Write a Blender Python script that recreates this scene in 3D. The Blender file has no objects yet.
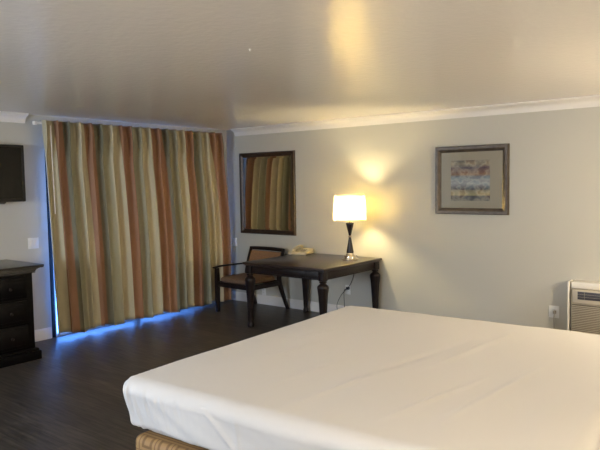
import bpy, bmesh, math, random
from mathutils import Vector, Matrix, noise
random.seed(7)
PI = math.pi
COL = bpy.context.scene.collection
H = 2.44
XA = -6.413            # wall with curtains and television
YB = 6.416             # wall with mirror, lamp, art
XR = 0.55             # headboard wall (behind / right of camera)
YN = -1.60            # wall behind camera
# ------------------------------------------------------------------ helpers
def lin(c):
    return tuple(((v/255)/12.92 if v/255 <= .04045 else ((v/255+.055)/1.055)**2.4) for v in c)
def mat(name, rgb, rough=.5, metal=0, spec=.5, bump=0, bscale=50, vary=0, vscale=8, stretch=(1,1,1), rgb2=None, coat=0, sheen=0):
    m = bpy.data.materials.new(name); m.use_nodes = True
    nt = m.node_tree; b = nt.nodes['Principled BSDF']
    c = lin(rgb); b.inputs['Base Color'].default_value = (*c, 1)
    b.inputs['Roughness'].default_value = rough; b.inputs['Metallic'].default_value = metal
    b.inputs['Specular IOR Level'].default_value = spec
    b.inputs['Coat Weight'].default_value = coat
    b.inputs['Sheen Weight'].default_value = sheen
    tc = nt.nodes.new('ShaderNodeTexCoord'); mp = nt.nodes.new('ShaderNodeMapping')
    mp.inputs['Scale'].default_value = stretch
    nt.links.new(tc.outputs['Object'], mp.inputs['Vector'])
    if vary or rgb2:
        n = nt.nodes.new('ShaderNodeTexNoise'); n.inputs['Scale'].default_value = vscale; n.inputs['Detail'].default_value = 5
        nt.links.new(mp.outputs[0], n.inputs['Vector'])
        r = nt.nodes.new('ShaderNodeValToRGB'); r.color_ramp.elements[0].position = .3; r.color_ramp.elements[1].position = .7
        c2 = lin(rgb2) if rgb2 else tuple(min(1, v*(1+vary)) for v in c)
        c1 = c if rgb2 else tuple(v*(1-vary) for v in c)
        r.color_ramp.elements[0].color = (*c1, 1); r.color_ramp.elements[1].color = (*c2, 1)
        nt.links.new(n.outputs['Fac'], r.inputs['Fac']); nt.links.new(r.outputs['Color'], b.inputs['Base Color'])
    if bump:
        n = nt.nodes.new('ShaderNodeTexNoise'); n.inputs['Scale'].default_value = bscale; n.inputs['Detail'].default_value = 4
        nt.links.new(mp.outputs[0], n.inputs['Vector'])
        bp = nt.nodes.new('ShaderNodeBump'); bp.inputs['Strength'].default_value = 1; bp.inputs['Distance'].default_value = bump
        nt.links.new(n.outputs['Fac'], bp.inputs['Height']); nt.links.new(bp.outputs[0], b.inputs['Normal'])
    return m
def merge(bm, part, M=None):
    if M is not None: bmesh.ops.transform(part, matrix=M, verts=part.verts)
    me = bpy.data.meshes.new('t'); part.to_mesh(me); part.free(); bm.from_mesh(me); bpy.data.meshes.remove(me)
def box(bm, lo, hi, bev=0, seg=2, M=None):
    p = bmesh.new(); bmesh.ops.create_cube(p, size=1)
    for v in p.verts:
        v.co = Vector([lo[i] + (v.co[i]+.5)*(hi[i]-lo[i]) for i in range(3)])
    if bev: bmesh.ops.bevel(p, geom=p.edges[:], offset=bev, segments=seg, affect='EDGES', profile=.5)
    merge(bm, p, M)
def ring_surf(bm, rings, cap=True, closed=True):
    vs = [[bm.verts.new(p) for p in r] for r in rings]
    n = len(rings[0])
    for a, b in zip(vs[:-1], vs[1:]):
        for i in range(n if closed else n-1):
            j = (i+1) % n
            bm.faces.new((a[i], a[j], b[j], b[i]))
    if cap:
        bm.faces.new(vs[0][::-1]); bm.faces.new(vs[-1])
def lathe(bm, prof, n=32, power=2.0, at=(0,0,0), sx=1, sy=1, rot=0):
    rings = []
    for r, z in prof:
        ring = []
        for i in range(n):
            a = 2*PI*i/n + rot; ca, sa = math.cos(a), math.sin(a)
            k = (abs(ca)**power + abs(sa)**power)**(-1/power)
            ring.append((at[0]+r*k*ca*sx, at[1]+r*k*sa*sy, at[2]+z))
        rings.append(ring)
    ring_surf(bm, rings)
def smoothpath(pts, k=8):
    P = [Vector(p) for p in pts]; out = []
    for i in range(len(P)-1):
        p0 = P[max(i-1, 0)]; p1 = P[i]; p2 = P[i+1]; p3 = P[min(i+2, len(P)-1)]
        for j in range(k):
            t = j/k
            out.append(.5*((2*p1)+(-p0+p2)*t+(2*p0-5*p1+4*p2-p3)*t*t+(-p0+3*p1-3*p2+p3)*t**3))
    out.append(P[-1]); return out
def sweep(bm, pts, w, h=None, n=10, power=2.0, side=Vector((1,0,0)), k=8, smooth=True):
    """sweep a superellipse section (w along side, h across) along a path; w,h may be lists per point"""
    path = smoothpath(pts, k) if smooth else [Vector(p) for p in pts]
    m = len(path); h = w if h is None else h
    def val(a, i):
        if not isinstance(a, (list, tuple)): return a
        t = i/(m-1)*(len(a)-1); j = min(int(t), len(a)-2); return a[j]+(a[j+1]-a[j])*(t-j)
    rings = []
    for i, p in enumerate(path):
        t = (path[min(i+1, m-1)]-path[max(i-1, 0)]).normalized()
        s = (side - t*side.dot(t))
        if s.length < 1e-4: s = Vector((0,1,0)) - t*t.y
        s.normalize(); u = t.cross(s)
        ring = []
        for q in range(n):
            a = 2*PI*(q+.5)/n; ca, sa = math.cos(a), math.sin(a)
            kk = (abs(ca)**power+abs(sa)**power)**(-1/power)
            ring.append(p + s*ca*kk*val(w, i)/2 + u*sa*kk*val(h, i)/2)
        rings.append(ring)
    ring_surf(bm, rings)
def prism(bm, poly, axis, a, b):
    """extrude a 2-D polygon along axis (0,1,2) from a to b"""
    def mk(p, t):
        v = [0,0,0]; o = [i for i in range(3) if i != axis]; v[axis] = t; v[o[0]] = p[0]; v[o[1]] = p[1]; return v
    ring_surf(bm, [[mk(p, a) for p in poly], [mk(p, b) for p in poly]])
def finish(bm, smooth, ang=35):
    bmesh.ops.remove_doubles(bm, verts=bm.verts, dist=1e-6)
    bmesh.ops.recalc_face_normals(bm, faces=bm.faces)
    if smooth:
        for f in bm.faces: f.smooth = True
        for e in bm.edges:
            if len(e.link_faces) == 2 and e.calc_face_angle(0) > math.radians(ang): e.smooth = False
def obj(name, bm, m, parent=None, loc=None, smooth=True, ang=35, fin=True):
    if fin: finish(bm, smooth, ang)
    me = bpy.data.meshes.new(name); bm.to_mesh(me); bm.free()
    o = bpy.data.objects.new(name, me); COL.objects.link(o)
    for mm in (m if isinstance(m, (list, tuple)) else [m]): me.materials.append(mm)
    if parent is not None: o.parent = parent
    if loc is not None: o.location = loc
    return o
def thing(name, label, cat, loc=(0,0,0), rz=0, group=None):
    o = bpy.data.objects.new(name, None); COL.objects.link(o); o.location = loc; o.rotation_euler = (0,0,rz)
    o.empty_display_size = .1
    return tag(o, label, cat, group)
def tag(o, label, cat, group=None):
    o['label'] = label; o['category'] = cat
    if group: o['group'] = group
    return o
def struct(o):
    o['kind'] = 'structure'; return o
def N(): return bmesh.new()

# ------------------------------------------------------------------ materials
wall_m = mat('wall_paint', (190,188,178), .5, spec=.35, bump=.0006, bscale=90)
white_m = mat('white_trim', (228,224,218), .4, spec=.5)
plate_m = mat('white_plastic', (225,225,222), .35)
dark_wood = mat('espresso_wood', (28,19,17), .35, spec=.35, bump=.0003, bscale=30, vary=.35, vscale=9, stretch=(1,6,6))
desk_wood = mat('desk_top_wood', (42,30,26), .33, bump=.0003, bscale=30, vary=.3, vscale=9, stretch=(1,6,6), coat=.2)
dress_wood = mat('dresser_wood', (8,6,7), .45, spec=.12, vary=.4, vscale=9, stretch=(6,1,6))
dress_top = mat('dresser_top_wood', (22,18,17), .32, spec=.5, vary=.3, vscale=9, stretch=(6,1,6), coat=.25)
bronze = mat('bronze_frame', (62,48,38), .38, metal=.35, vary=.3, vscale=30)
frame_m = mat('picture_frame_pewter', (80,70,61), .38, metal=.4, vary=.15, vscale=20, rgb2=(98,88,77))
chrome = mat('chrome', (215,205,190), .15, metal=1)
black_gloss = mat('black_ceramic', (26,18,17), .2, coat=.3)
black_pl = mat('black_plastic', (14,14,15), .4)
tvscreen = mat('tv_screen', (12,12,11), .2, spec=.18)
seat_fab = mat('brown_upholstery', (108,84,64), .85, bump=.0006, bscale=220, vary=.15, vscale=60)
back_fab = mat('tan_upholstery', (140,104,70), .85, bump=.0006, bscale=220, vary=.15, vscale=60)
sheet_m = mat('white_sheet', (219,216,212), .8, spec=.25, bump=.0006, bscale=350, sheen=.1)
mattress_m = mat('mattress_ticking', (225,222,218), .8)
cream_pl = mat('cream_plastic', (214,202,165), .4)
ac_m = mat('beige_plastic', (188,180,164), .45)
ac_white = mat('sleeve_white', (240,235,224), .45)
dark_vent = mat('vent_dark', (70,70,78), .5)
grey_vent = mat('vent_louver', (150,144,132), .5)
mat_board = mat('mat_board', (188,176,150), .8)
alu_dark = mat('dark_aluminium', (22,24,28), .4, metal=.3)

# glass
glass_m = bpy.data.materials.new('clear_glass'); glass_m.use_nodes = True
nt = glass_m.node_tree; nt.nodes.clear()
o_ = nt.nodes.new('ShaderNodeOutputMaterial'); tr = nt.nodes.new('ShaderNodeBsdfTransparent'); gl = nt.nodes.new('ShaderNodeBsdfGlossy')
gl.inputs['Roughness'].default_value = .02; mx = nt.nodes.new('ShaderNodeMixShader'); fr = nt.nodes.new('ShaderNodeFresnel'); fr.inputs['IOR'].default_value = 1.5
nt.links.new(fr.outputs[0], mx.inputs[0]); nt.links.new(tr.outputs[0], mx.inputs[1]); nt.links.new(gl.outputs[0], mx.inputs[2]); nt.links.new(mx.outputs[0], o_.inputs[0])
mirror_m = mat('mirror_silver', (215,215,210), .02, metal=1)

# ceiling: semi-gloss paint with orange-peel texture
ceil_m = mat('ceiling_semigloss', (228,221,210), .235, spec=.9, bump=.0022, bscale=22)

# floor: dark vinyl planks running along x
floor_m = bpy.data.materials.new('dark_plank_floor'); floor_m.use_nodes = True
nt = floor_m.node_tree; b = nt.nodes['Principled BSDF']
tc = nt.nodes.new('ShaderNodeTexCoord')
br = nt.nodes.new('ShaderNodeTexBrick'); br.offset = .37; br.inputs['Scale'].default_value = 1
br.inputs['Brick Width'].default_value = 1.22; br.inputs['Row Height'].default_value = .18; br.inputs['Mortar Size'].default_value = .0018
br.inputs['Color1'].default_value = (*lin((76,69,62)),1); br.inputs['Color2'].default_value = (*lin((61,56,51)),1); br.inputs['Mortar'].default_value = (*lin((26,20,18)),1)
nt.links.new(tc.outputs['Object'], br.inputs['Vector'])
mp = nt.nodes.new('ShaderNodeMapping'); mp.inputs['Scale'].default_value = (1.2,14,1); nt.links.new(tc.outputs['Object'], mp.inputs['Vector'])
ns = nt.nodes.new('ShaderNodeTexNoise'); ns.inputs['Scale'].default_value = 3; ns.inputs['Detail'].default_value = 8; nt.links.new(mp.outputs[0], ns.inputs['Vector'])
rp = nt.nodes.new('ShaderNodeValToRGB'); rp.color_ramp.elements[0].position = .35; rp.color_ramp.elements[0].color = (.5,.49,.48,1); rp.color_ramp.elements[1].position = .7; rp.color_ramp.elements[1].color = (1.5,1.45,1.38,1)
nt.links.new(ns.outputs['Fac'], rp.inputs['Fac'])
ml = nt.nodes.new('ShaderNodeMix'); ml.data_type = 'RGBA'; ml.blend_type = 'MULTIPLY'; ml.inputs[0].default_value = 1
nt.links.new(br.outputs['Color'], ml.inputs[6]); nt.links.new(rp.outputs['Color'], ml.inputs[7]); nt.links.new(ml.outputs[2], b.inputs['Base Color'])
b.inputs['Roughness'].default_value = .38; b.inputs['Specular IOR Level'].default_value = .4
bp = nt.nodes.new('ShaderNodeBump'); bp.inputs['Distance'].default_value = .0012; nt.links.new(ns.outputs['Fac'], bp.inputs['Height']); nt.links.new(bp.outputs[0], b.inputs['Normal'])

# striped curtain fabric: UV.x is the stripe phase along the cloth
def curtain_mat():
    m = bpy.data.materials.new('striped_curtain_fabric'); m.use_nodes = True
    nt = m.node_tree; b = nt.nodes['Principled BSDF']; out = nt.nodes['Material Output']
    uv = nt.nodes.new('ShaderNodeUVMap'); uv.uv_map = 'UVMap'; sp = nt.nodes.new('ShaderNodeSeparateXYZ'); nt.links.new(uv.outputs[0], sp.inputs[0])
    f = nt.nodes.new('ShaderNodeMath'); f.operation = 'FRACT'; nt.links.new(sp.outputs[0], f.inputs[0])
    r = nt.nodes.new('ShaderNodeValToRGB'); cr = r.color_ramp
    rust=(152,114,88); sage=(154,149,124); olive=(116,113,92); cream=(190,180,150); tan=(176,165,134)
    stops = [(0,rust),(.27,rust),(.285,olive),(.39,olive),(.42,sage),(.62,sage),(.66,cream),(.78,cream),(.84,tan),(.90,cream),(.975,cream),(.985,rust)]
    while len(cr.elements) > 1: cr.elements.remove(cr.elements[0])
    cr.elements[0].position = 0; cr.elements[0].color = (*lin(rust),1)
    for p, c in stops[1:]:
        e = cr.elements.new(p); e.color = (*lin(c),1)
    nt.links.new(f.outputs[0], r.inputs['Fac'])
    nt.links.new(r.outputs['Color'], b.inputs['Base Color'])
    b.inputs['Roughness'].default_value = .6; b.inputs['Specular IOR Level'].default_value = .3; b.inputs['Sheen Weight'].default_value = .15
    mp = nt.nodes.new('ShaderNodeMapping'); mp.inputs['Scale'].default_value = (80,220,1); nt.links.new(uv.outputs[0], mp.inputs['Vector'])
    n = nt.nodes.new('ShaderNodeTexNoise'); n.inputs['Scale'].default_value = 3; nt.links.new(mp.outputs[0], n.inputs['Vector'])
    bp = nt.nodes.new('ShaderNodeBump'); bp.inputs['Distance'].default_value = .0005; nt.links.new(n.outputs['Fac'], bp.inputs['Height']); nt.links.new(bp.outputs[0], b.inputs['Normal'])
    return m
curtain_m = curtain_mat()
lining_m = mat('white_lining', (232,232,230), .8)

# box-spring cover: gold quilted lattice
def quilt_mat():
    m = bpy.data.materials.new('gold_lattice_fabric'); m.use_nodes = True
    nt = m.node_tree; b = nt.nodes['Principled BSDF']
    uv = nt.nodes.new('ShaderNodeUVMap'); uv.uv_map = 'UVMap'; sp = nt.nodes.new('ShaderNodeSeparateXYZ'); nt.links.new(uv.outputs[0], sp.inputs[0])
    def math_(op, a, c=None):
        n = nt.nodes.new('ShaderNodeMath'); n.operation = op
        for i, x in enumerate((a, c)):
            if x is None: continue
            if isinstance(x, (int, float)): n.inputs[i].default_value = x
            else: nt.links.new(x, n.inputs[i])
        return n.outputs[0]
    def cell(o, s, off): return math_('ABSOLUTE', math_('SUBTRACT', math_('FRACT', math_('ADD', math_('MULTIPLY', o, s), off)), .5))
    u, v = sp.outputs[0], sp.outputs[1]
    row = math_('MULTIPLY', math_('FLOOR', math_('MULTIPLY', v, 11)), .5)
    d = math_('MAXIMUM', cell(u, 9, row), cell(v, 11, 0))
    r = nt.nodes.new('ShaderNodeValToRGB'); r.color_ramp.interpolation = 'LINEAR'
    A = lin((160,126,80)); B_ = lin((122,92,54))
    el = r.color_ramp.elements; el[0].position = .14; el[0].color = (*A,1); el[1].position = .2; el[1].color = (*B_,1)
    for p, c in ((.30,B_),(.34,A),(.46,A),(.48,B_)): e = el.new(p); e.color = (*c,1)
    nt.links.new(d, r.inputs['Fac']); nt.links.new(r.outputs['Color'], b.inputs['Base Color'])
    b.inputs['Roughness'].default_value = .7
    bp = nt.nodes.new('ShaderNodeBump'); bp.inputs['Distance'].default_value = .003; nt.links.new(r.outputs['Color'], bp.inputs['Height']); nt.links.new(bp.outputs[0], b.inputs['Normal'])
    return m
quilt_m = quilt_mat()

# abstract print
def art_mat():
    m = bpy.data.materials.new('abstract_print'); m.use_nodes = True
    nt = m.node_tree; b = nt.nodes['Principled BSDF']
    tc = nt.nodes.new('ShaderNodeTexCoord'); mp = nt.nodes.new('ShaderNodeMapping'); mp.inputs['Scale'].default_value = (1.5,1,1.9); mp.inputs['Location'].default_value = (3.3,1.2,.6)
    nt.links.new(tc.outputs['Object'], mp.inputs['Vector'])
    n = nt.nodes.new('ShaderNodeTexNoise'); n.inputs['Scale'].default_value = 5; n.inputs['Detail'].default_value = 8; n.inputs['Distortion'].default_value = 0
    nt.links.new(mp.outputs[0], n.inputs['Vector'])
    r = nt.nodes.new('ShaderNodeValToRGB'); el = r.color_ramp.elements
    cs = [(.36,(70,76,86)),(.44,(160,160,150)),(.50,(226,214,184)),(.56,(150,120,104)),(.66,(80,60,76))]
    el[0].position, el[0].color = cs[0][0], (*lin(cs[0][1]),1); el[1].position, el[1].color = cs[-1][0], (*lin(cs[-1][1]),1)
    for p, c in cs[1:-1]: e = el.new(p); e.color = (*lin(c),1)
    nt.links.new(n.outputs['Fac'], r.inputs['Fac'])
    sp = nt.nodes.new('ShaderNodeSeparateXYZ'); nt.links.new(tc.outputs['Object'], sp.inputs[0])
    mr = nt.nodes.new('ShaderNodeMapRange'); mr.inputs['From Min'].default_value = -.22; mr.inputs['From Max'].default_value = .22; nt.links.new(sp.outputs['Z'], mr.inputs['Value'])
    r2 = nt.nodes.new('ShaderNodeValToRGB'); e2 = r2.color_ramp.elements
    cs = [(0,(120,112,100)),(.10,(90,86,86)),(.14,(225,205,140)),(.24,(190,170,125)),(.28,(60,66,80)),(.42,(206,216,214)),(.58,(150,165,172)),(.64,(190,140,96)),(.8,(104,80,92)),(.9,(196,176,136)),(1,(110,96,84))]  # low yellow band stands in for a lamp reflection on the glazing
    e2[0].position, e2[0].color = 0, (*lin(cs[0][1]),1); e2[1].position, e2[1].color = 1, (*lin(cs[-1][1]),1)
    for p, c in cs[1:-1]: e = e2.new(p); e.color = (*lin(c),1)
    nt.links.new(mr.outputs[0], r2.inputs['Fac'])
    mx = nt.nodes.new('ShaderNodeMix'); mx.data_type = 'RGBA'; mx.inputs[0].default_value = .6
    nt.links.new(r.outputs['Color'], mx.inputs[6]); nt.links.new(r2.outputs['Color'], mx.inputs[7]); nt.links.new(mx.outputs[2], b.inputs['Base Color'])
    b.inputs['Roughness'].default_value = .7
    return m
art_m = art_mat()

# lamp shade: translucent cloth
shade_m = bpy.data.materials.new('cream_lampshade_cloth'); shade_m.use_nodes = True
nt = shade_m.node_tree; nt.nodes.clear()
o_ = nt.nodes.new('ShaderNodeOutputMaterial'); df = nt.nodes.new('ShaderNodeBsdfDiffuse'); tl = nt.nodes.new('ShaderNodeBsdfTranslucent'); mx = nt.nodes.new('ShaderNodeMixShader')
df.inputs[0].default_value = (*lin((240,222,180)),1); tl.inputs[0].default_value = (*lin((250,234,178)),1); mx.inputs[0].default_value = .8
wv = nt.nodes.new('ShaderNodeTexNoise'); wv.inputs['Scale'].default_value = 180
bp = nt.nodes.new('ShaderNodeBump'); bp.inputs['Distance'].default_value = .0004; nt.links.new(wv.outputs['Fac'], bp.inputs['Height']); nt.links.new(bp.outputs[0], df.inputs['Normal'])
nt.links.new(df.outputs[0], mx.inputs[1]); nt.links.new(tl.outputs[0], mx.inputs[2]); nt.links.new(mx.outputs[0], o_.inputs[0])
trim_shade = mat('shade_trim', (190,160,104), .7)
bulb_m = bpy.data.materials.new('lit_bulb'); bulb_m.use_nodes = True
b = bulb_m.node_tree.nodes['Principled BSDF']; b.inputs['Emission Color'].default_value = (1,.80,.42,1); b.inputs['Emission Strength'].default_value = 760

# ------------------------------------------------------------------ room shell
DOOR_L, DOOR_R, DOOR_T = 3.635, 6.0, 2.12
T = .14
bm = N(); box(bm, (XA-T, YN-T, -.1), (XR+T, YB+T, 0)); struct(obj('floor', bm, floor_m, smooth=False))
bm = N(); box(bm, (XA-T, YN-T, H), (XR+T, YB+T, H+.12)); struct(obj('ceiling', bm, ceil_m, smooth=False))
bm = N(); box(bm, (XA-T, YB, 0), (XR+T, YB+T, H)); struct(obj('wall_back', bm, wall_m, smooth=False))
bm = N()
box(bm, (XA-T, YN, 0), (XA, DOOR_L, H)); box(bm, (XA-T, DOOR_L, DOOR_T), (XA, DOOR_R, H)); box(bm, (XA-T, DOOR_R, 0), (XA, YB, H))
struct(obj('wall_left', bm, wall_m, smooth=False))
bm = N(); box(bm, (XR, YN, 0), (XR+T, YB, H)); struct(obj('wall_right', bm, wall_m, smooth=False))
bm = N(); box(bm, (XA-T, YN-T, 0), (XR+T, YN, H)); struct(obj('wall_front', bm, wall_m, smooth=False))

def molding(name, prof, along, a, b, wallpos, sgn):
    """prof: (out, z) polygon; along 'x' on wall_back, 'y' on wall_left"""
    bm = N()
    rings = []
    for t in (a, b):
        if along == 'x': rings.append([(t, wallpos-sgn*o, z) for o, z in prof])
        else: rings.append([(wallpos+sgn*o, t, z) for o, z in prof])
    ring_surf(bm, rings)
    return struct(obj(name, bm, white_m, smooth=True, ang=25))
cp = [(0,H-.098),(.008,H-.098),(.012,H-.088),(.012,H-.080)]
cp += [(.018+.052*(1-math.cos(t*PI/2/6)), H-.078+.052*math.sin(t*PI/2/6)) for t in range(7)]
cp += [(.076,H-.022),(.082,H-.016),(.092,H-.012),(.092,H-.0005),(0,H-.0005)]
molding('trim_1', cp, 'x', -6.238, XR-.001, YB, 1)
molding('trim_2', cp, 'y', YN+.001, 3.425, XA, 1)
bp_ = [(0,.0005),(.016,.0005),(.016,.105),(.012,.118),(.006,.125),(0,.125)]
molding('baseboard_back', bp_, 'x', XA+.03, XR-.001, YB, 1)
molding('baseboard_left', bp_, 'y', YN+.001, DOOR_L-.01, XA, 1)

# sliding glass door behind the curtains
dr = bpy.data.objects.new('door_1', None); COL.objects.link(dr); dr.location = (XA-.07, (DOOR_L+DOOR_R)/2, 0); struct(dr)
hw = (DOOR_R-DOOR_L)/2
bm = N()
box(bm, (-.05,-hw,0), (.072,-hw+.045,DOOR_T), .003); box(bm, (-.05,hw-.045,0), (.072,hw,DOOR_T), .003)
box(bm, (-.05,-hw+.045,DOOR_T-.05), (.065,hw-.045,DOOR_T), .003); pass
obj('door_frame', bm, alu_dark, dr)
bm = N(); box(bm, (-.05,-hw+.046,0), (.06,hw-.046,.010), .003); obj('sill', bm, mat('satin_aluminium', (170,172,175), .3, metal=.8), dr)
for s, xo in ((-1, .02), (1, -.02)):
    bm = N(); y0, y1 = (-hw+.045, .03) if s < 0 else (-.03, hw-.045)
    box(bm, (xo-.015,y0,.012), (xo+.015,y0+.035,DOOR_T-.052), .003); box(bm, (xo-.015,y1-.035,.012), (xo+.015,y1,DOOR_T-.052), .003)
    box(bm, (xo-.015,y0+.035,.012), (xo+.015,y1-.035,.026), .003); box(bm, (xo-.015,y0+.035,DOOR_T-.09), (xo+.015,y1-.035,DOOR_T-.052), .003)
    sash = obj('sash', bm, white_m, dr)
    bm = N(); box(bm, (xo-.003,y0+.036,.027), (xo+.003,y1-.036,DOOR_T-.091)); obj('pane', bm, glass_m, sash, smooth=False)
bm = N(); box(bm, (.036,-hw+.055,.95), (.06,-hw+.072,1.15), .004); obj('door_handle', bm, white_m, dr)

bm = N()
for lo, hi in (((-4.9,.85),(-4.8,2.15)),((-3.2,.85),(-3.1,2.15)),((-4.8,.8),(-3.2,.9)),((-4.8,2.1),(-3.2,2.2))):
    box(bm, (lo[0],YN+.0005,lo[1]), (hi[0],YN+.07,hi[1]), .004)
struct(obj('fill_light_frame', bm, white_m))  # frame added around the unseen fill light; no window opening behind it
# ------------------------------------------------------------------ curtains
ZT = 2.372; CX = -6.265
def ylim(z):
    t = (ZT-z)/ZT
    q = min(1, t/.75); return 3.535+.105*t, 6.10+.175*q*(2-q)
# rust stripe left edges as positions along the spread (0..1)
RE = [.048,.194,.365,.56,.765,.936]
def phase(s):
    P = [(-.11,-1)]+[(r, i) for i, r in enumerate(RE)]+[(1.16,6)]
    for (a,pa),(b,pb) in zip(P[:-1], P[1:]):
        if s <= b: return pa+(s-a)/(b-a)*(pb-pa)
    return 6
NF = 19
rf = random.Random(3)
amp = [rf.uniform(.55,1.15) for _ in range(NF+3)]; drift = [rf.uniform(-.25,.25) for _ in range(NF+3)]
def fold_off(s, z):
    t = min(1, max(0, (ZT-z)/ZT))
    f = s*NF; i = int(f)
    fr = f-i
    a = amp[i]*(1-fr)+amp[i+1]*fr
    d = (drift[i]*(1-fr)+drift[i+1]*fr)*t
    w = math.cos(2*PI*(f+d))
    # below the heading the folds broaden: sum with a half-rate wave
    w2 = math.cos(2*PI*(f*.5+.2+d))
    soft = .050*a*w*(1-.35*t)+.030*t*w2
    pinch = .105*(max(0, w)**3)-.02
    k = min(1, max(0, (t-.035)/.17)); k = k*k*(3-2*k)
    return pinch*(1-k)+soft*k
def curtain(name, s0, s1, label, xo, hem_wave):
    bm = N(); uvl = bm.loops.layers.uv.new('UVMap')
    n = int((s1-s0)*NF*16); NZ = 46
    root = thing(name, label, 'curtain', (CX+xo, (ylim(0)[0]+(s0+s1)/2*2.65), 0), group=None)
    oy = root.location.y
    grid = []
    for k in range(NZ+1):
        t = k/NZ; tt = t**1.0
        row = []
        for j in range(n+1):
            s = s0+(s1-s0)*j/n
            hem = .034+.014*math.sin(s*37+hem_wave)+.012*(1-s)
            z = ZT-(ZT-hem)*tt
            yl, yr = ylim(z)
            y = yl+(yr-yl)*s
            f = s*NF
            y += -.020*math.sin(2*PI*f)   # folds overhang a little
            if j == 0 or j == n: y += 0
            row.append((bm.verts.new((fold_off(s, z), y-oy, z)), phase(s), z))
        grid.append(row)
    for k in range(NZ):
        for j in range(n):
            q = (grid[k][j], grid[k][j+1], grid[k+1][j+1], grid[k+1][j])
            f = bm.faces.new([v[0] for v in q])
            for l, v in zip(f.loops, q): l[uvl].uv = (v[1], v[2])
    coords = [[tuple(v[0].co) for v in row] for row in grid]
    o = obj('cloth', bm, curtain_m, root, fin=False)
    for p in o.data.polygons: p.use_smooth = True
    m = o.modifiers.new('thickness', 'SOLIDIFY'); m.thickness = .003; m.offset = 0
    bl = bm = N()
    g2 = [[bm.verts.new((c_[0]-.006, c_[1], c_[2])) for c_ in row] for row in coords]
    for k in range(NZ):
        for j in range(n): bm.faces.new((g2[k][j], g2[k][j+1], g2[k+1][j+1], g2[k+1][j]))
    lo = obj('lining', bm, lining_m, root, fin=False); lo['label'] = 'white lining cloth'
    for p in lo.data.polygons: p.use_smooth = True
    # pleat heading tape stitched at the top back
    bm = N(); a = ylim(ZT)[0]; w = ylim(ZT)[1]-a
    pts = [( -.030, a+w*(.03+.94*i/8)-oy, ZT-.05) for i in range(9)]
    rings = [[(p[0]-.001,p[1],p[2]-.04),(p[0]+.001,p[1],p[2]-.04),(p[0]+.001,p[1],p[2]+.045),(p[0]-.001,p[1],p[2]+.045)] for p in pts]
    ring_surf(bm, rings); obj('heading_tape', bm, white_m, root)
    return root
SPLIT = .745
curtain('curtain', 0, 1, 'floor-length pinch-pleat curtain with rust, sage and cream stripes across the glass door', 0, .5)
# rail
rl = thing('curtain_rail', 'white traverse rail above the striped curtains just under the ceiling', 'curtain rail', (XA+.1, 3.50, 2.338))
bm = N(); box(bm, (-.014,0,-.002), (.014,2.66,.020), .003); obj('track', bm, white_m, rl)
for y in (.06, 1.3, 2.6):
    bm = N(); box(bm, (-.0995,y-.012,.0205), (.010,y+.012,.026), .001); obj('bracket', bm, white_m, rl)
bm = N(); box(bm, (-.018,-.035,-.013), (.018,0,.023), .004); obj('end_cap', bm, white_m, rl)
wd = bm = N()
sweep(bm, [(XA+.21,3.595,2.315),(XA+.21,3.602,1.85),(XA+.21,3.610,1.38)], .010, n=8)
tag(obj('curtain_wand', bm, white_m), 'thin white draw wand hanging in front of the left curtain edge', 'curtain wand')

# ------------------------------------------------------------------ television
tv = thing('television', 'black flat television mounted on the wall above the dresser', 'television', (XA, 2.842, 1.52))
bm = N(); box(bm, (.055,-.52,0), (.10,.51,.585), .008, 3); obj('bezel', bm, black_pl, tv)
bm = N(); box(bm, (.1003,-.49,.035), (.1015,.475,.56)); obj('screen', bm, tvscreen, tv, smooth=False)
bm = N(); prism(bm, [(.06,-.06),(.095,-.02),(.095,.0),(.06,.0)], 1, -.1, .3)
for v in bm.verts: v.co = Vector((v.co.x, v.co.y, v.co.z*.35))
obj('speaker_bar', bm, black_pl, tv)
bm = N(); box(bm, (.0005,-.2,.15), (.012,.2,.45), .002); box(bm, (.012,-.05,.22), (.055,.05,.38), .002); obj('wall_bracket', bm, black_pl, tv)

# ------------------------------------------------------------------ dresser
ds = thing('dresser', 'black wooden dresser with moulded top against the wall under the television', 'dresser', (-6.08, 2.40, 0))
# body front x=-5.975, right end y=3.03
fx = .33; ry = .69; lyy = -.80
bm = N(); box(bm, (-.332,lyy,.10), (fx-.02,ry-.0,.855), .004); obj('body', bm, dress_wood, ds)
bm = N(); box(bm, (-.332,lyy-.035,0), (fx+.035,ry+.035,.085), .006)
box(bm, (-.332,lyy-.02,.085), (fx+.02,ry+.02,.11), .008); obj('plinth', bm, dress_wood, ds)
bm = N()
box(bm, (-.332,lyy-.075,.905), (fx+.075,ry+.075,.925), .006)
for k in range(7):
    t = k/6; e = .015+.055*(1-math.cos(t*PI/2))
    z = .855+.05*math.sin(t*PI/2)
    box(bm, (-.332,lyy-e,z-.009), (fx+e,ry+e,z+.0005))
obj('top', bm, dress_top, ds)
knob_m = mat('dark_knob', (38,30,26), .35, metal=.6)
for k in range(3):
    z0 = .135+k*.235
    for s in (0, 1):
        y0 = lyy+.04+s*.70; y1 = y0+.68
        bm = N(); box(bm, (fx-.02,y0,z0), (fx-.002,y1,z0+.215), .004); box(bm, (fx-.002,y0+.035,z0+.03), (fx+.004,y1-.035,z0+.185), .003)
        d = obj('drawer', bm, dress_wood, ds)
        for yy in (y0+.17, y1-.17):
            bm = N(); lathe(bm, [(.006,0),(.006,.012),(.014,.018),(.015,.024),(.008,.030)], 14)
            bmesh.ops.rotate(bm, verts=bm.verts, matrix=Matrix.Rotation(PI/2,3,'Y')); bmesh.ops.translate(bm, verts=bm.verts, vec=(fx+.003,yy,z0+.108))
            obj('knob', bm, knob_m, d)

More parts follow.
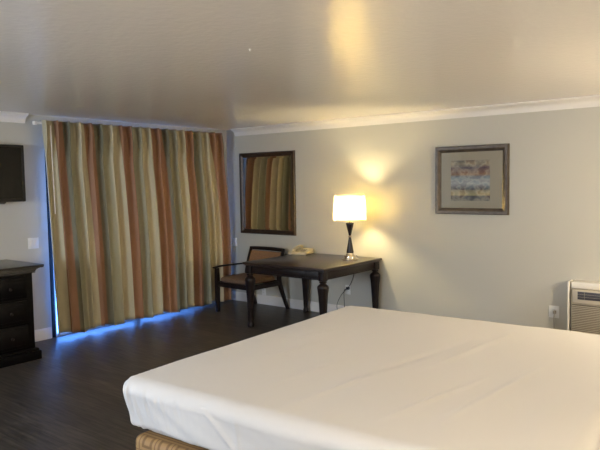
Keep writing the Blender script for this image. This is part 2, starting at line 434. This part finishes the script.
# ------------------------------------------------------------------ wall plates
def plate(name, label, cat, p, axis, w, h, kind, plug=None, parts=True):
    """axis 'A': on wall_left facing +x ; 'B': on wall_back facing -y"""
    t = thing(name, label, cat, p, PI/2 if axis == 'A' else 0)
    bm = N(); box(bm, (-w/2,-.0065,-h/2), (w/2,-.0005,h/2), .0025); obj('cover_plate', bm, plate_m, t)
    if kind == 'switch':
        n = max(1, round(w/.07)-0) if w > .1 else 1
        for i in range(n):
            x = (i-(n-1)/2)*.046
            bm = N(); box(bm, (x-.016,-.0095,-.033), (x+.016,-.0065,.033), .001); obj('rocker', bm, white_m, t)
    else:
        for z in (-.02, .02):
            bm = N(); box(bm, (-.017,-.0085,z-.014), (.017,-.0065,z+.014), .0009); s = obj('socket', bm, plate_m, t)
            bm = N(); box(bm, (-.008,-.0090,z-.004), (-.006,-.0084,z+.006)); box(bm, (.006,-.0090,z-.004), (.008,-.0084,z+.006)); obj('slot', bm, black_pl, s)
    return t
plate('light_switch', 'white double light switch on the wall between dresser and curtain', 'light switch', (XA,3.462,1.067), 'A', .12, .118, 'switch')
plate('light_switch', 'white single light switch in the room corner beside the rust curtain edge', 'light switch', (-6.285,YB,.843), 'B', .072, .115, 'switch')
plate('wall_outlet', 'white outlet low on the wall behind the armchair seat', 'outlet', (-5.751,YB,.183), 'B', .075, .115, 'outlet')
plate('wall_outlet', 'wall outlet behind the desk legs with a black plug in it', 'outlet', (-4.345,YB,.335), 'B', .075, .118, 'outlet')
plate('wall_outlet', 'white outlet with a grey plug on the wall left of the air conditioner', 'outlet', (-1.868,YB,.345), 'B', .10, .122, 'outlet')

# ------------------------------------------------------------------ mirror
mr = thing('wall_mirror', 'rectangular mirror in a dark bronze frame reflecting the striped curtain', 'mirror', (-5.654, YB, 1.5365))
W, Hh = .497, .56
def frame(bm, W, Hh, fw, d0, d1, inner=.35):
    # mitred frame: profile across width
    prof = [(0,-.0005),(0,-d0),(fw*.15,-d1),(fw*.55,-d1*.9),(fw*.8,-d1*.55),(fw,-d0*.7),(fw,-.0005)]
    rings = []
    for sx, sz in ((-1,-1),(1,-1),(1,1),(-1,1)):
        rings.append([(sx*(W-o), y, sz*(Hh-o)) for o, y in prof])
    vs = [[bm.verts.new(p) for p in r] for r in rings]
    n = len(prof)
    for i in range(4):
        a, b = vs[i], vs[(i+1)%4]
        for k in range(n):
            bm.faces.new((a[k], a[(k+1)%n], b[(k+1)%n], b[k]))
bm = N(); frame(bm, W, Hh, .062, .018, .032); obj('frame', bm, bronze, mr, ang=15)
bm = N()
w1, h1, w2, h2 = W-.060, Hh-.060, W-.088, Hh-.088
ys = -.0085
vo = [bm.verts.new((sx*w1, -.0085, sz*h1)) for sx, sz in ((-1,-1),(1,-1),(1,1),(-1,1))]
vi = [bm.verts.new((sx*w2, -.0105, sz*h2)) for sx, sz in ((-1,-1),(1,-1),(1,1),(-1,1))]
vb = [bm.verts.new((sx*w1, -.003, sz*h1)) for sx, sz in ((-1,-1),(1,-1),(1,1),(-1,1))]
for i in range(4):
    j = (i+1)%4; bm.faces.new((vo[i],vo[j],vi[j],vi[i])); bm.faces.new((vb[i],vb[j],vo[j],vo[i]))
bm.faces.new(vi); bm.faces.new(vb[::-1])
obj('mirror_glass', bm, mirror_m, mr, smooth=False)

# ------------------------------------------------------------------ framed print
pc = thing('framed_picture', 'abstract print with wide mat in a pewter brown frame on the wall', 'picture', (-2.740, YB, 1.672))
W, Hh = .413, .369
bm = N(); frame(bm, W, Hh, .068, .018, .036); obj('frame', bm, frame_m, pc, ang=15)
bm = N(); box(bm, (-W+.067,-.0045,-Hh+.067), (W-.067,-.003,Hh-.067)); obj('mat_board', bm, mat_board, pc, smooth=False)
bm = N(); box(bm, (-.232,-.0055,-.222), (.208,-.0046,.212)); obj('print', bm, art_m, pc, smooth=False)
bm = N(); box(bm, (-W+.067,-.0085,-Hh+.067), (W-.067,-.0070,Hh-.067)); obj('glazing', bm, glass_m, pc, smooth=False)

# ------------------------------------------------------------------ desk
DX0, DX1, DY0, DY1, DZ = -5.015, -3.84, 5.226, 6.395, .766
dk = thing('writing_desk', 'dark espresso wooden desk with tapered legs standing against the back wall', 'desk', ((DX0+DX1)/2, (DY0+DY1)/2, 0))
hx, hy = (DX1-DX0)/2, (DY1-DY0)/2
bm = N(); box(bm, (-hx,-hy,DZ-.030), (hx,hy,DZ), .008, 3); box(bm, (-hx+.018,-hy+.018,DZ-.040), (hx-.018,hy-.018,DZ-.0301), .002); obj('tabletop', bm, desk_wood, dk)
ai = .05
bm = N()
box(bm, (-hx+ai,-hy+ai,.635), (hx-ai,-hy+ai+.022,DZ-.0405), .002); box(bm, (-hx+ai,hy-ai-.022,.635), (hx-ai,hy-ai,DZ-.0405), .002)
box(bm, (-hx+ai,-hy+ai+.022,.635), (-hx+ai+.022,hy-ai-.022,DZ-.0405), .002); box(bm, (hx-ai-.022,-hy+ai+.022,.635), (hx-ai,hy-ai-.022,DZ-.0405), .002)
box(bm, (-hx+ai-.006,-hy+ai-.006,.635), (hx-ai+.006,-hy+ai,.650), .002); box(bm, (-hx+ai-.006,-hy+ai,.635), (-hx+ai,hy-ai,.650), .002); box(bm, (hx-ai,-hy+ai,.635), (hx-ai+.006,hy-ai,.650), .002)
obj('apron', bm, dark_wood, dk)
bm = N(); box(bm, (-.30,-hy+ai-.010,.655), (.30,-hy+ai-.0005,.720), .002); dw = obj('drawer', bm, dark_wood, dk)
LEG = [(.022,0),(.030,.004),(.032,.03),(.027,.05),(.024,.062),(.027,.075),(.030,.15),(.038,.32),(.047,.47),(.056,.545),(.058,.56),(.052,.578),(.036,.592),(.028,.600),(.028,.606),(.036,.614),(.036,.622),(.030,.628),(.045,.634),(.045,.7255)]
for sx in (-1,1):
    for sy in (-1,1):
        bm = N(); lathe(bm, LEG, 16, 3.2, rot=PI/16)
        o = obj('leg', bm, dark_wood, dk, (sx*(hx-ai-.012), sy*(hy-ai-.012), 0))

# ------------------------------------------------------------------ armchair
ch = thing('armchair', 'dark wooden armchair with brown upholstered seat standing between the curtain and the desk', 'armchair', (-5.605, 5.955, 0), math.radians(-3))
cw = .312; fy = -.27; by = .262
for s in (-1, 1):
    bm = N(); sweep(bm, [(s*cw,fy,0),(s*cw,fy,.20),(s*cw,fy,.40),(s*cw,fy,.575)], [.046,.055,.058,.050], [.046,.055,.058,.050], n=12, power=5, k=3); obj('front_leg', bm, dark_wood, ch)
    bm = N(); sweep(bm, [(s*cw*.97,by+.155,0),(s*cw*.97,by+.10,.13),(s*cw*.97,by+.03,.30),(s*cw*.97,by,.44),(s*cw*.97,by+.03,.60),(s*cw*.97,by+.095,.80)], [.036,.042,.05,.052,.045,.036], [.04,.045,.055,.056,.045,.030], n=12, power=4); obj('rear_leg', bm, dark_wood, ch)
    bm = N(); sweep(bm, [(s*cw*1.02,fy-.05,.582),(s*cw*1.05,fy+.08,.592),(s*cw*1.03,0.05,.590),(s*cw,by+.03,.585)], [.050,.058,.05,.038], [.018,.024,.022,.022], n=12, power=3); obj('arm', bm, dark_wood, ch)
bm = N()
box(bm, (-cw+.02,fy-.018,.335), (cw-.02,fy+.014,.398), .005); box(bm, (-cw+.02,by-.02,.335), (cw-.02,by+.012,.398), .005)
for s in (-1,1): box(bm, (s*cw-.015,fy+.02,.335), (s*cw+.015,by-.015,.398), .005)
obj('seat_rail', bm, dark_wood, ch)
bm = N()
n1 = 20
rings = []
for k, (ins, z) in enumerate([(.012,.399),(.0,.412),(0,.435),(.010,.452),(.035,.466),(.09,.475),(.16,.478)]):
    ring = []
    for i in range(48):
        a = 2*PI*i/48; ca, sa = math.cos(a), math.sin(a); kk = (abs(ca)**7+abs(sa)**7)**(-1/7)
        ring.append(((cw-.028-ins)*ca*kk, (fy+by)/2+((by-fy)/2-.006-ins)*sa*kk - (.02 if sa < 0 else 0)*abs(sa), z))
    rings.append(ring)
ring_surf(bm, rings); obj('seat', bm, seat_fab, ch)
# backrest : upholstered panel + top rail
bm = N(); rings = []
for z, yo in ((.56,.018),(.60,.026),(.68,.055),(.755,.088)):
    rings.append([(x, by+yo+ .02*(1-(x/(cw-.03))**2)+d, z) for x, d in [(-cw+.035,-.018),(-.14,-.022),(0,-.024),(.14,-.022),(cw-.035,-.018),(cw-.035,.014),(.14,.016),(0,.018),(-.14,.016),(-cw+.035,.014)]])
ring_surf(bm, rings); obj('backrest', bm, back_fab, ch)
bm = N(); sweep(bm, [(-cw*1.02,by+.088,.788),(-.15,by+.112,.790),(0,by+.118,.791),(.15,by+.112,.790),(cw*1.02,by+.088,.788)], [.045,.05,.05,.05,.045], [.028]*5, n=12, power=3.5, side=Vector((0,0,1))); obj('top_rail', bm, dark_wood, ch)
bm = N(); sweep(bm, [(-cw*.96,by+.02,.55),(0,by+.035,.55),(cw*.96,by+.02,.55)], .035, .024, n=12, power=4, side=Vector((0,0,1))); obj('lower_rail', bm, dark_wood, ch)

# ------------------------------------------------------------------ telephone
ph = thing('telephone', 'cream corded desk telephone at the back left of the dark desk', 'telephone', (-4.935, 6.255, DZ), math.radians(12))
bm = N(); rings = []
for t in range(7):
    y = -.105+.21*t/6; zt = .028+.034*(t/6)**.8
    rings.append([(-.10,y,.001),(.10,y,.001),(.108,y,.010),(.106,y,zt-.008),(.098,y,zt),(-.098,y,zt),(-.106,y,zt-.008),(-.108,y,.010)])
ring_surf(bm, rings); obj('base', bm, cream_pl, ph)
bm = N()
sweep(bm, [(-.066,-.115,.052),(-.066,-.07,.075),(-.066,0,.090),(-.066,.07,.094),(-.066,.115,.080)], [.050,.046,.036,.046,.050], [.034,.030,.022,.030,.034], n=14, power=3); hs = obj('handset', bm, cream_pl, ph)
bm = N()
for i in range(3):
    for j in range(4):
        x = .0+i*.026; y = -.065+j*.026; z = .030+.034*((y+.105)/.21)**.8
        box(bm, (x-.008,y-.007,z-.004), (x+.008,y+.007,z+.0045), .0015)
obj('keypad', bm, grey_vent, ph)
# coiled handset cord
bm = N(); pts = []
for i in range(160):
    t = i/159; a = t*24*2*PI/2
    pts.append((-.066+.0+.10*math.sin(t*PI)*-.5+.006*math.cos(a), -.12-.05*math.sin(t*PI)+.0*t, .012+.006*math.sin(a)+.03*(1-t)))
sweep(bm, pts, .003, n=5, smooth=False); obj('coiled_cord', bm, cream_pl, ph)

# ------------------------------------------------------------------ table lamp
LX, LY = -4.058, 6.04
lp = thing('table_lamp', 'lit table lamp with black hourglass stem, chrome foot and cream shade on the desk', 'lamp', (LX, LY, DZ))
bm = N()
lathe(bm, [(.092,.001),(.096,.004),(.096,.012),(.09,.016),(.070,.018),(.068,.022),(.068,.052),(.064,.056),(.05,.058),(.046,.062),(.046,.078),(.042,.083),(.038,.085)], 40)
obj('foot', bm, chrome, lp)
bm = N()
lathe(bm, [(.038,.0855),(.044,.088),(.043,.094),(.034,.15),(.022,.215),(.014,.262)], 32)
lathe(bm, [(.014,.286),(.024,.33),(.038,.385),(.047,.425),(.046,.433),(.03,.436)], 32); obj('stem', bm, black_gloss, lp)
bm = N()
lathe(bm, [(.0142,.2615),(.02,.266),(.02,.271),(.015,.274),(.02,.277),(.02,.282),(.0142,.2865)], 24)
obj('neck_ring', bm, chrome, lp)
bm = N(); lathe(bm, [(.028,.4365),(.03,.440),(.018,.446),(.012,.45),(.012,.50),(.018,.503),(.018,.545),(.014,.55)], 24); obj('collar', bm, chrome, lp)
bm = N(); lathe(bm, [(.013,.5505),(.016,.565),(.028,.59),(.034,.615),(.030,.64),(.016,.656),(.004,.66)], 24); obj('bulb', bm, bulb_m, lp)
# rounded rectangular shade, open top and bottom
bm = N()
SZ0, SZ1 = .462, .755
rings = []
def srect(w, d, z, n=64, p=6):
    r = []
    for i in range(n):
        a = 2*PI*i/n; ca, sa = math.cos(a), math.sin(a); kk = (abs(ca)**p+abs(sa)**p)**(-1/p)
        r.append((w*ca*kk, d*sa*kk, z))
    return r
SR = math.radians(44)   # shade faces squarely out into the room
for t in range(9):
    k = t/8; rings.append(srect(.182-.016*k, .122-.011*k, SZ0+(SZ1-SZ0)*k))
ring_surf(bm, rings, cap=False)
sh = obj('lamp_shade', bm, shade_m, lp); sh.rotation_euler.z = SR
for (z0, w, d) in ((SZ0, .184, .124), (SZ1-.010, .1685, .1135)):
    bm = N(); outer = [srect(w, d, z0-.001), srect(w, d, z0+.011)]; inner = [srect(w-.005, d-.005, z0+.011), srect(w-.005, d-.005, z0-.001)]
    ring_surf(bm, [outer[0], outer[1], inner[0], inner[1], outer[0]], cap=False)
    obj('shade_trim', bm, trim_shade, sh)
bm = N()
for a in (0, PI/2, PI, 1.5*PI):
    L = .160 if a in (0, PI) else .107
    sweep(bm, [(0,0,.70),(L*math.cos(a)*.9, L*math.sin(a)*.9,.71),(L*math.cos(a)*1.03, L*math.sin(a)*1.03,.74)], .003, n=6, k=3)
sweep(bm, [(.02,0,.545),(.045,0,.60),(.04,0,.66),(0,0,.70)], .003, n=6, k=5); sweep(bm, [(-.02,0,.545),(-.045,0,.60),(-.04,0,.66),(0,0,.70)], .003, n=6, k=5)
lathe(bm, [(.004,.70),(.007,.705),(.008,.715),(.003,.724)], 12)
hp = obj('harp', bm, chrome, lp); hp.rotation_euler.z = SR

# cords
bm = N(); sweep(bm, [(-4.10-LX,6.15-LY,.006),(-4.17-LX,6.30-LY,.006),(-4.20-LX,6.402-LY,.004),(-4.205-LX,6.404-LY,-.05),(-4.24-LX,6.404-LY,-.2),(-4.30-LX,6.395-LY,-.36),(-4.43-LX,6.39-LY,-.50),(-4.47-LX,6.35-LY,-.62),(-4.46-LX,6.33-LY,-.73),(-4.53-LX,6.24-LY,-.758)], .007, n=6)
obj('cord', bm, black_pl, lp)['label'] = 'black cord'
pl = thing('power_adapter', 'black adapter on the floor wired to a black plug in the outlet behind the desk', 'power adapter', (-4.335, 6.283, 0))
bm = N(); box(bm, (-.02,.095,.340), (.02,.1235,.372), .005); obj('plug', bm, black_pl, pl)
bm = N(); sweep(bm, [(0,.097,.352),(-.025,.07,.335),(-.03,.07,.25),(-.02,.065,.13),(0,.04,.06)], .008, n=6); obj('cable', bm, black_pl, pl)
bm = N(); box(bm, (-.06,-.03,.001), (.06,.05,.06), .012, 3); obj('adapter_body', bm, black_pl, pl)
bm = N()
box(bm, (-.014,-.034,-.020), (.014,-.009,.012), .005)
sweep(bm, [(0,-.028,-.018),(0,-.036,-.07),(.003,-.036,-.16),(.005,-.03,-.26),(.02,-.03,-.345)], .010, n=8)
tag(obj('electric_cord', bm, grey_vent, None, (-1.858,YB,.35)), 'grey plug and cord running down from the outlet beside the air conditioner', 'cord')

# ------------------------------------------------------------------ wall air conditioner
ac = thing('air_conditioner', 'beige through-wall air conditioner with louvred grille low on the wall beyond the bed', 'air conditioner', (-1.170, YB, .170))
hw = .54; top = .512; D = .13
bm = N()
box(bm, (-hw,-D,-.02), (-hw+.02,-.0005,top), .006); box(bm, (hw-.035,-D,-.02), (hw,-.0005,top), .006)
box(bm, (-hw+.035,-D,top-.06), (hw-.035,-.0005,top), .006); box(bm, (-hw+.035,-D,-.02), (hw-.035,-.0005,.015), .004)
obj('sleeve', bm, ac_white, ac)
bm = N(); box(bm, (-hw+.036,-D+.008,.016), (hw-.036,-.001,top-.061), .004)
box(bm, (-hw+.040,-D-.018,.30), (hw-.040,-D+.010,top-.065), .022, 4); obj('chassis', bm, ac_m, ac)
bm = N(); box(bm, (-hw+.10,-D-.0205,.350), (hw-.10,-D-.0175,.425), .001); vt = obj('air_outlet', bm, dark_vent, ac)
bm = N()
for i in range(6): x = -hw+.16+i*.15; box(bm, (x,-D-.0225,.352), (x+.003,-D-.020,.423))
for z in (.373,.399): box(bm, (-hw+.10,-D-.0235,z), (hw-.10,-D-.021,z+.003))
obj('vent_grid', bm, grey_vent, vt)
bm = N()
for i in range(16):
    z = .030+i*.0165
    box(bm, (-hw+.045,-D-.012,z), (hw-.045,-D+.003,z+.0085), .002)
obj('grille', bm, ac_m, ac)
bm = N(); box(bm, (-hw+.045,-D+.003,.02), (hw-.045,-D+.0078,.295)); obj('grille_gap_shade', bm, mat('grille_shadow', (118,111,100), .7), ac)  # darker plate stands in for the shade between the louvres

# ------------------------------------------------------------------ bed
BA = math.radians(3.0); BX, BY = -2.62, 1.80
ZTOP = .725; ZMB = .415
BL, BW = 2.12, 2.225
bed = thing('bed', 'large bed with gold patterned box spring under the white sheet', 'bed', (BX, BY, 0), BA)
# local: +x towards headboard, +y across towards back wall
def rbox_grid(lo, hi, r, res, disp, bm, bottom=False):
    """box with rounded edges made of grid faces, welded; disp(p,n)->offset along n"""
    inner_lo = [lo[i]+r for i in range(3)]; inner_hi = [hi[i]-r for i in range(3)]
    def mapp(p):
        c = Vector([min(max(p[i], inner_lo[i]), inner_hi[i]) for i in range(3)])
        d = Vector(p)-c
        if d.length < 1e-9: return Vector(p), Vector((0,0,1))
        n = d.normalized(); return c+n*r, n
    faces = [(0,1,2,hi[2],1),(0,2,1,lo[1],0),(0,2,1,hi[1],0),(1,2,0,lo[0],0),(1,2,0,hi[0],0),(0,1,2,lo[2],1)]
    for a, b, c, val, _ in faces:
        na = max(2, int((hi[a]-lo[a])/res)); nb = max(2, int((hi[b]-lo[b])/(res if b != 2 else res)))
        def ts(l, h, n):   # denser near rounded ends
            return [l+(h-l)*i/n for i in range(n+1)]
        A = sorted(set([round(x,5) for x in ts(lo[a],hi[a],na)]+[round(lo[a]+r*k/8,5) for k in range(9)]+[round(hi[a]-r*k/8,5) for k in range(9)]))
        B = sorted(set([round(x,5) for x in ts(lo[b],hi[b],nb)]+[round(lo[b]+r*k/8,5) for k in range(9)]+[round(hi[b]-r*k/8,5) for k in range(9)]))
        g = []
        for x in A:
            row = []
            for y in B:
                p = [0,0,0]; p[a] = x; p[b] = y; p[c] = val
                q, n = mapp(p); q = q+n*disp(q, n)
                row.append(bm.verts.new(q))
            g.append(row)
        for i in range(len(A)-1):
            for j in range(len(B)-1):
                bm.faces.new((g[i][j], g[i+1][j], g[i+1][j+1], g[i][j+1]))
    bmesh.ops.remove_doubles(bm, verts=bm.verts, dist=1e-5)
bm = N(); rbox_grid([.07,.07,ZMB+.012], [BL-.05,BW-.07,ZTOP-.03], .09, .2, lambda p,n: 0, bm)
obj('mattress', bm, mattress_m, bed)
bm = N(); rbox_grid([.062,.052,.12], [BL-.03,BW-.055,ZMB+.011], .035, .08, lambda p,n: 0, bm)
uvl = bm.loops.layers.uv.new('UVMap'); bm.normal_update()
for f in bm.faces:
    for l in f.loops:
        c = l.vert.co
        l[uvl].uv = ((c.x if abs(f.normal.y) > abs(f.normal.x) else c.y), c.z)
obj('box_spring', bm, quilt_m, bed)
for x in (.12, BL-.12):
    for y in (.14, BW-.14):
        bm = N(); lathe(bm, [(.025,0),(.03,.01),(.03,.118)], 16); obj('leg', bm, black_pl, bed, (x, y, 0))
def wr(p, n):
    x, y, z = p; d = 0
    if n.z > .5:
        # long soft creases on the top
        a = math.radians(88); u = x*math.cos(a)+y*math.sin(a); v = -x*math.sin(a)+y*math.cos(a)
        d += .006*noise.noise(Vector((u*1.1, v*4.5, 3.1))) + .003*noise.noise(Vector((u*2.5, v*9, 7.7)))
        for (cx, cy, ang, L, wd, am) in ((1.30,1.45,80,.55,.022,.009),(1.12,1.2,78,.6,.03,-.005),(.45,.9,84,.22,.014,.006),(.35,1.25,80,.2,.014,.005),(1.65,.85,82,.6,.022,.008),(1.0,.45,82,.45,.018,.006),(.75,.6,84,.35,.016,.006),(1.45,.6,78,.5,.016,.006)):
            an = math.radians(ang); uu = (x-cx)*math.cos(an)+(y-cy)*math.sin(an); vv = -(x-cx)*math.sin(an)+(y-cy)*math.cos(an)
            d += am*math.exp(-(vv/wd)**2)*max(0, 1-(uu/L)**2)
        d -= .012*math.exp(-((x-1.05)**2+(y-1.1)**2)/.5)
        d *= min(1, (n.z-.5)*2)
    if n.z < .9:
        k = (1-max(0, n.z))
        # side: gathered pleats near the corners, soft waves elsewhere
        s = x if abs(n.y) > abs(n.x) else y
        hgt = (z-ZMB)/(ZTOP-ZMB)
        near = math.exp(-(s/.38)**2)
        d += k*near*min(1, .25+hgt)*(.0095*math.sin(s*150+2.5*hgt+3*noise.noise(Vector((s*4,hgt*2,1))))+.004*math.sin(s*97+1.3))
        d += k*(.009*noise.noise(Vector((s*4.0+hgt*1.5, hgt*1.6, 5.5)))+.004*noise.noise(Vector((s*11+hgt*6, hgt*3, 9.5))))
        # crisp hospital-corner fold
        if n.y < -.5 and x > .3:
            q = (x-.55)-(.30*(1-hgt)); d += k*.010*math.exp(-(q/.012)**2)*(hgt < .85)
            d += k*.007*math.exp(-((x-.78)/.008)**2)
        d -= .055*max(0, .95-hgt)*k
    return d
bm = N(); rbox_grid([0,0,ZMB], [BL,BW,ZTOP], .085, .0125, wr, bm)
sh = obj('bed_sheet', bm, sheet_m, None, (BX,BY,0), ang=180)
sh.rotation_euler.z = BA
tag(sh, 'plain white fitted sheet pulled over the large bed mattress', 'bed sheet')

# ceiling hook
bm = N(); lathe(bm, [(.001,-.012),(.004,-.010),(.004,-.005),(.007,-.003),(.008,-.0005)], 16, at=(-2.491,2.698,H))
tag(obj('ceiling_sprinkler', bm, white_m), 'tiny white fitting on the glossy ceiling above the bed', 'ceiling fitting')

# ------------------------------------------------------------------ lights
def light(name, kind, loc, energy, color, **kw):
    l = bpy.data.lights.new(name, kind); l.energy = energy; l.color = color
    for k, v in kw.items(): setattr(l, k, v)
    o = bpy.data.objects.new(name, l); COL.objects.link(o); o.location = loc; return o
WARM = (1, .76, .42)
bs = light('bedside_lamp_light', 'POINT', (.10, 5.0, 1.30), 98, (1,.83,.60), shadow_soft_size=.12)
bs2 = light('bedside_lamp_light', 'POINT', (.15, 1.0, 1.35), 60, (1,.84,.64), shadow_soft_size=.12)
fill = light('cool_fill_light', 'AREA', (-4.0, YN+.05, 1.5), 140, (.72,.83,1), shape='RECTANGLE', size=1.6, size_y=1.2)  # cool fill added behind the camera, placed to brighten the left side
fill.rotation_euler = (math.radians(90),0,0)
po = light('door_portal', 'AREA', (XA-T-.02, (DOOR_L+DOOR_R)/2, DOOR_T/2), 1, (1,1,1), shape='RECTANGLE', size=DOOR_T, size_y=DOOR_R-DOOR_L)
po.rotation_euler = (0, math.radians(-90), 0); po.data.cycles.is_portal = True

w = bpy.data.worlds.new('daylight'); bpy.context.scene.world = w; w.use_nodes = True
bg = w.node_tree.nodes['Background']; bg.inputs[0].default_value = (.10,.30,1,1); bg.inputs[1].default_value = 12

# ------------------------------------------------------------------ camera
f, yaw, pitch, roll, ch_ = 625.826, -.671193, .066168, -.015355, 1.662938
fw = Vector((math.sin(yaw)*math.cos(pitch), math.cos(yaw)*math.cos(pitch), -math.sin(pitch)))
r = fw.cross(Vector((0,0,1))).normalized(); u = r.cross(fw)
c, s = math.cos(roll), math.sin(roll)
R_, U_ = r*c+u*s, -r*s+u*c
M = Matrix(((R_.x,U_.x,-fw.x,0),(R_.y,U_.y,-fw.y,0),(R_.z,U_.z,-fw.z,ch_),(0,0,0,1)))
cam = bpy.data.cameras.new('camera'); co = bpy.data.objects.new('camera', cam); COL.objects.link(co); co.matrix_world = M
cam.sensor_fit = 'HORIZONTAL'; cam.sensor_width = 36; cam.lens = 36*f/600; cam.clip_start = .05
sc = bpy.context.scene; sc.camera = co
sc.view_settings.view_transform = 'Standard'; sc.view_settings.look = 'None'; sc.view_settings.gamma = 1; sc.view_settings.use_curve_mapping = False
sc.view_settings.exposure = .13
sc.cycles.sample_clamp_indirect = 40
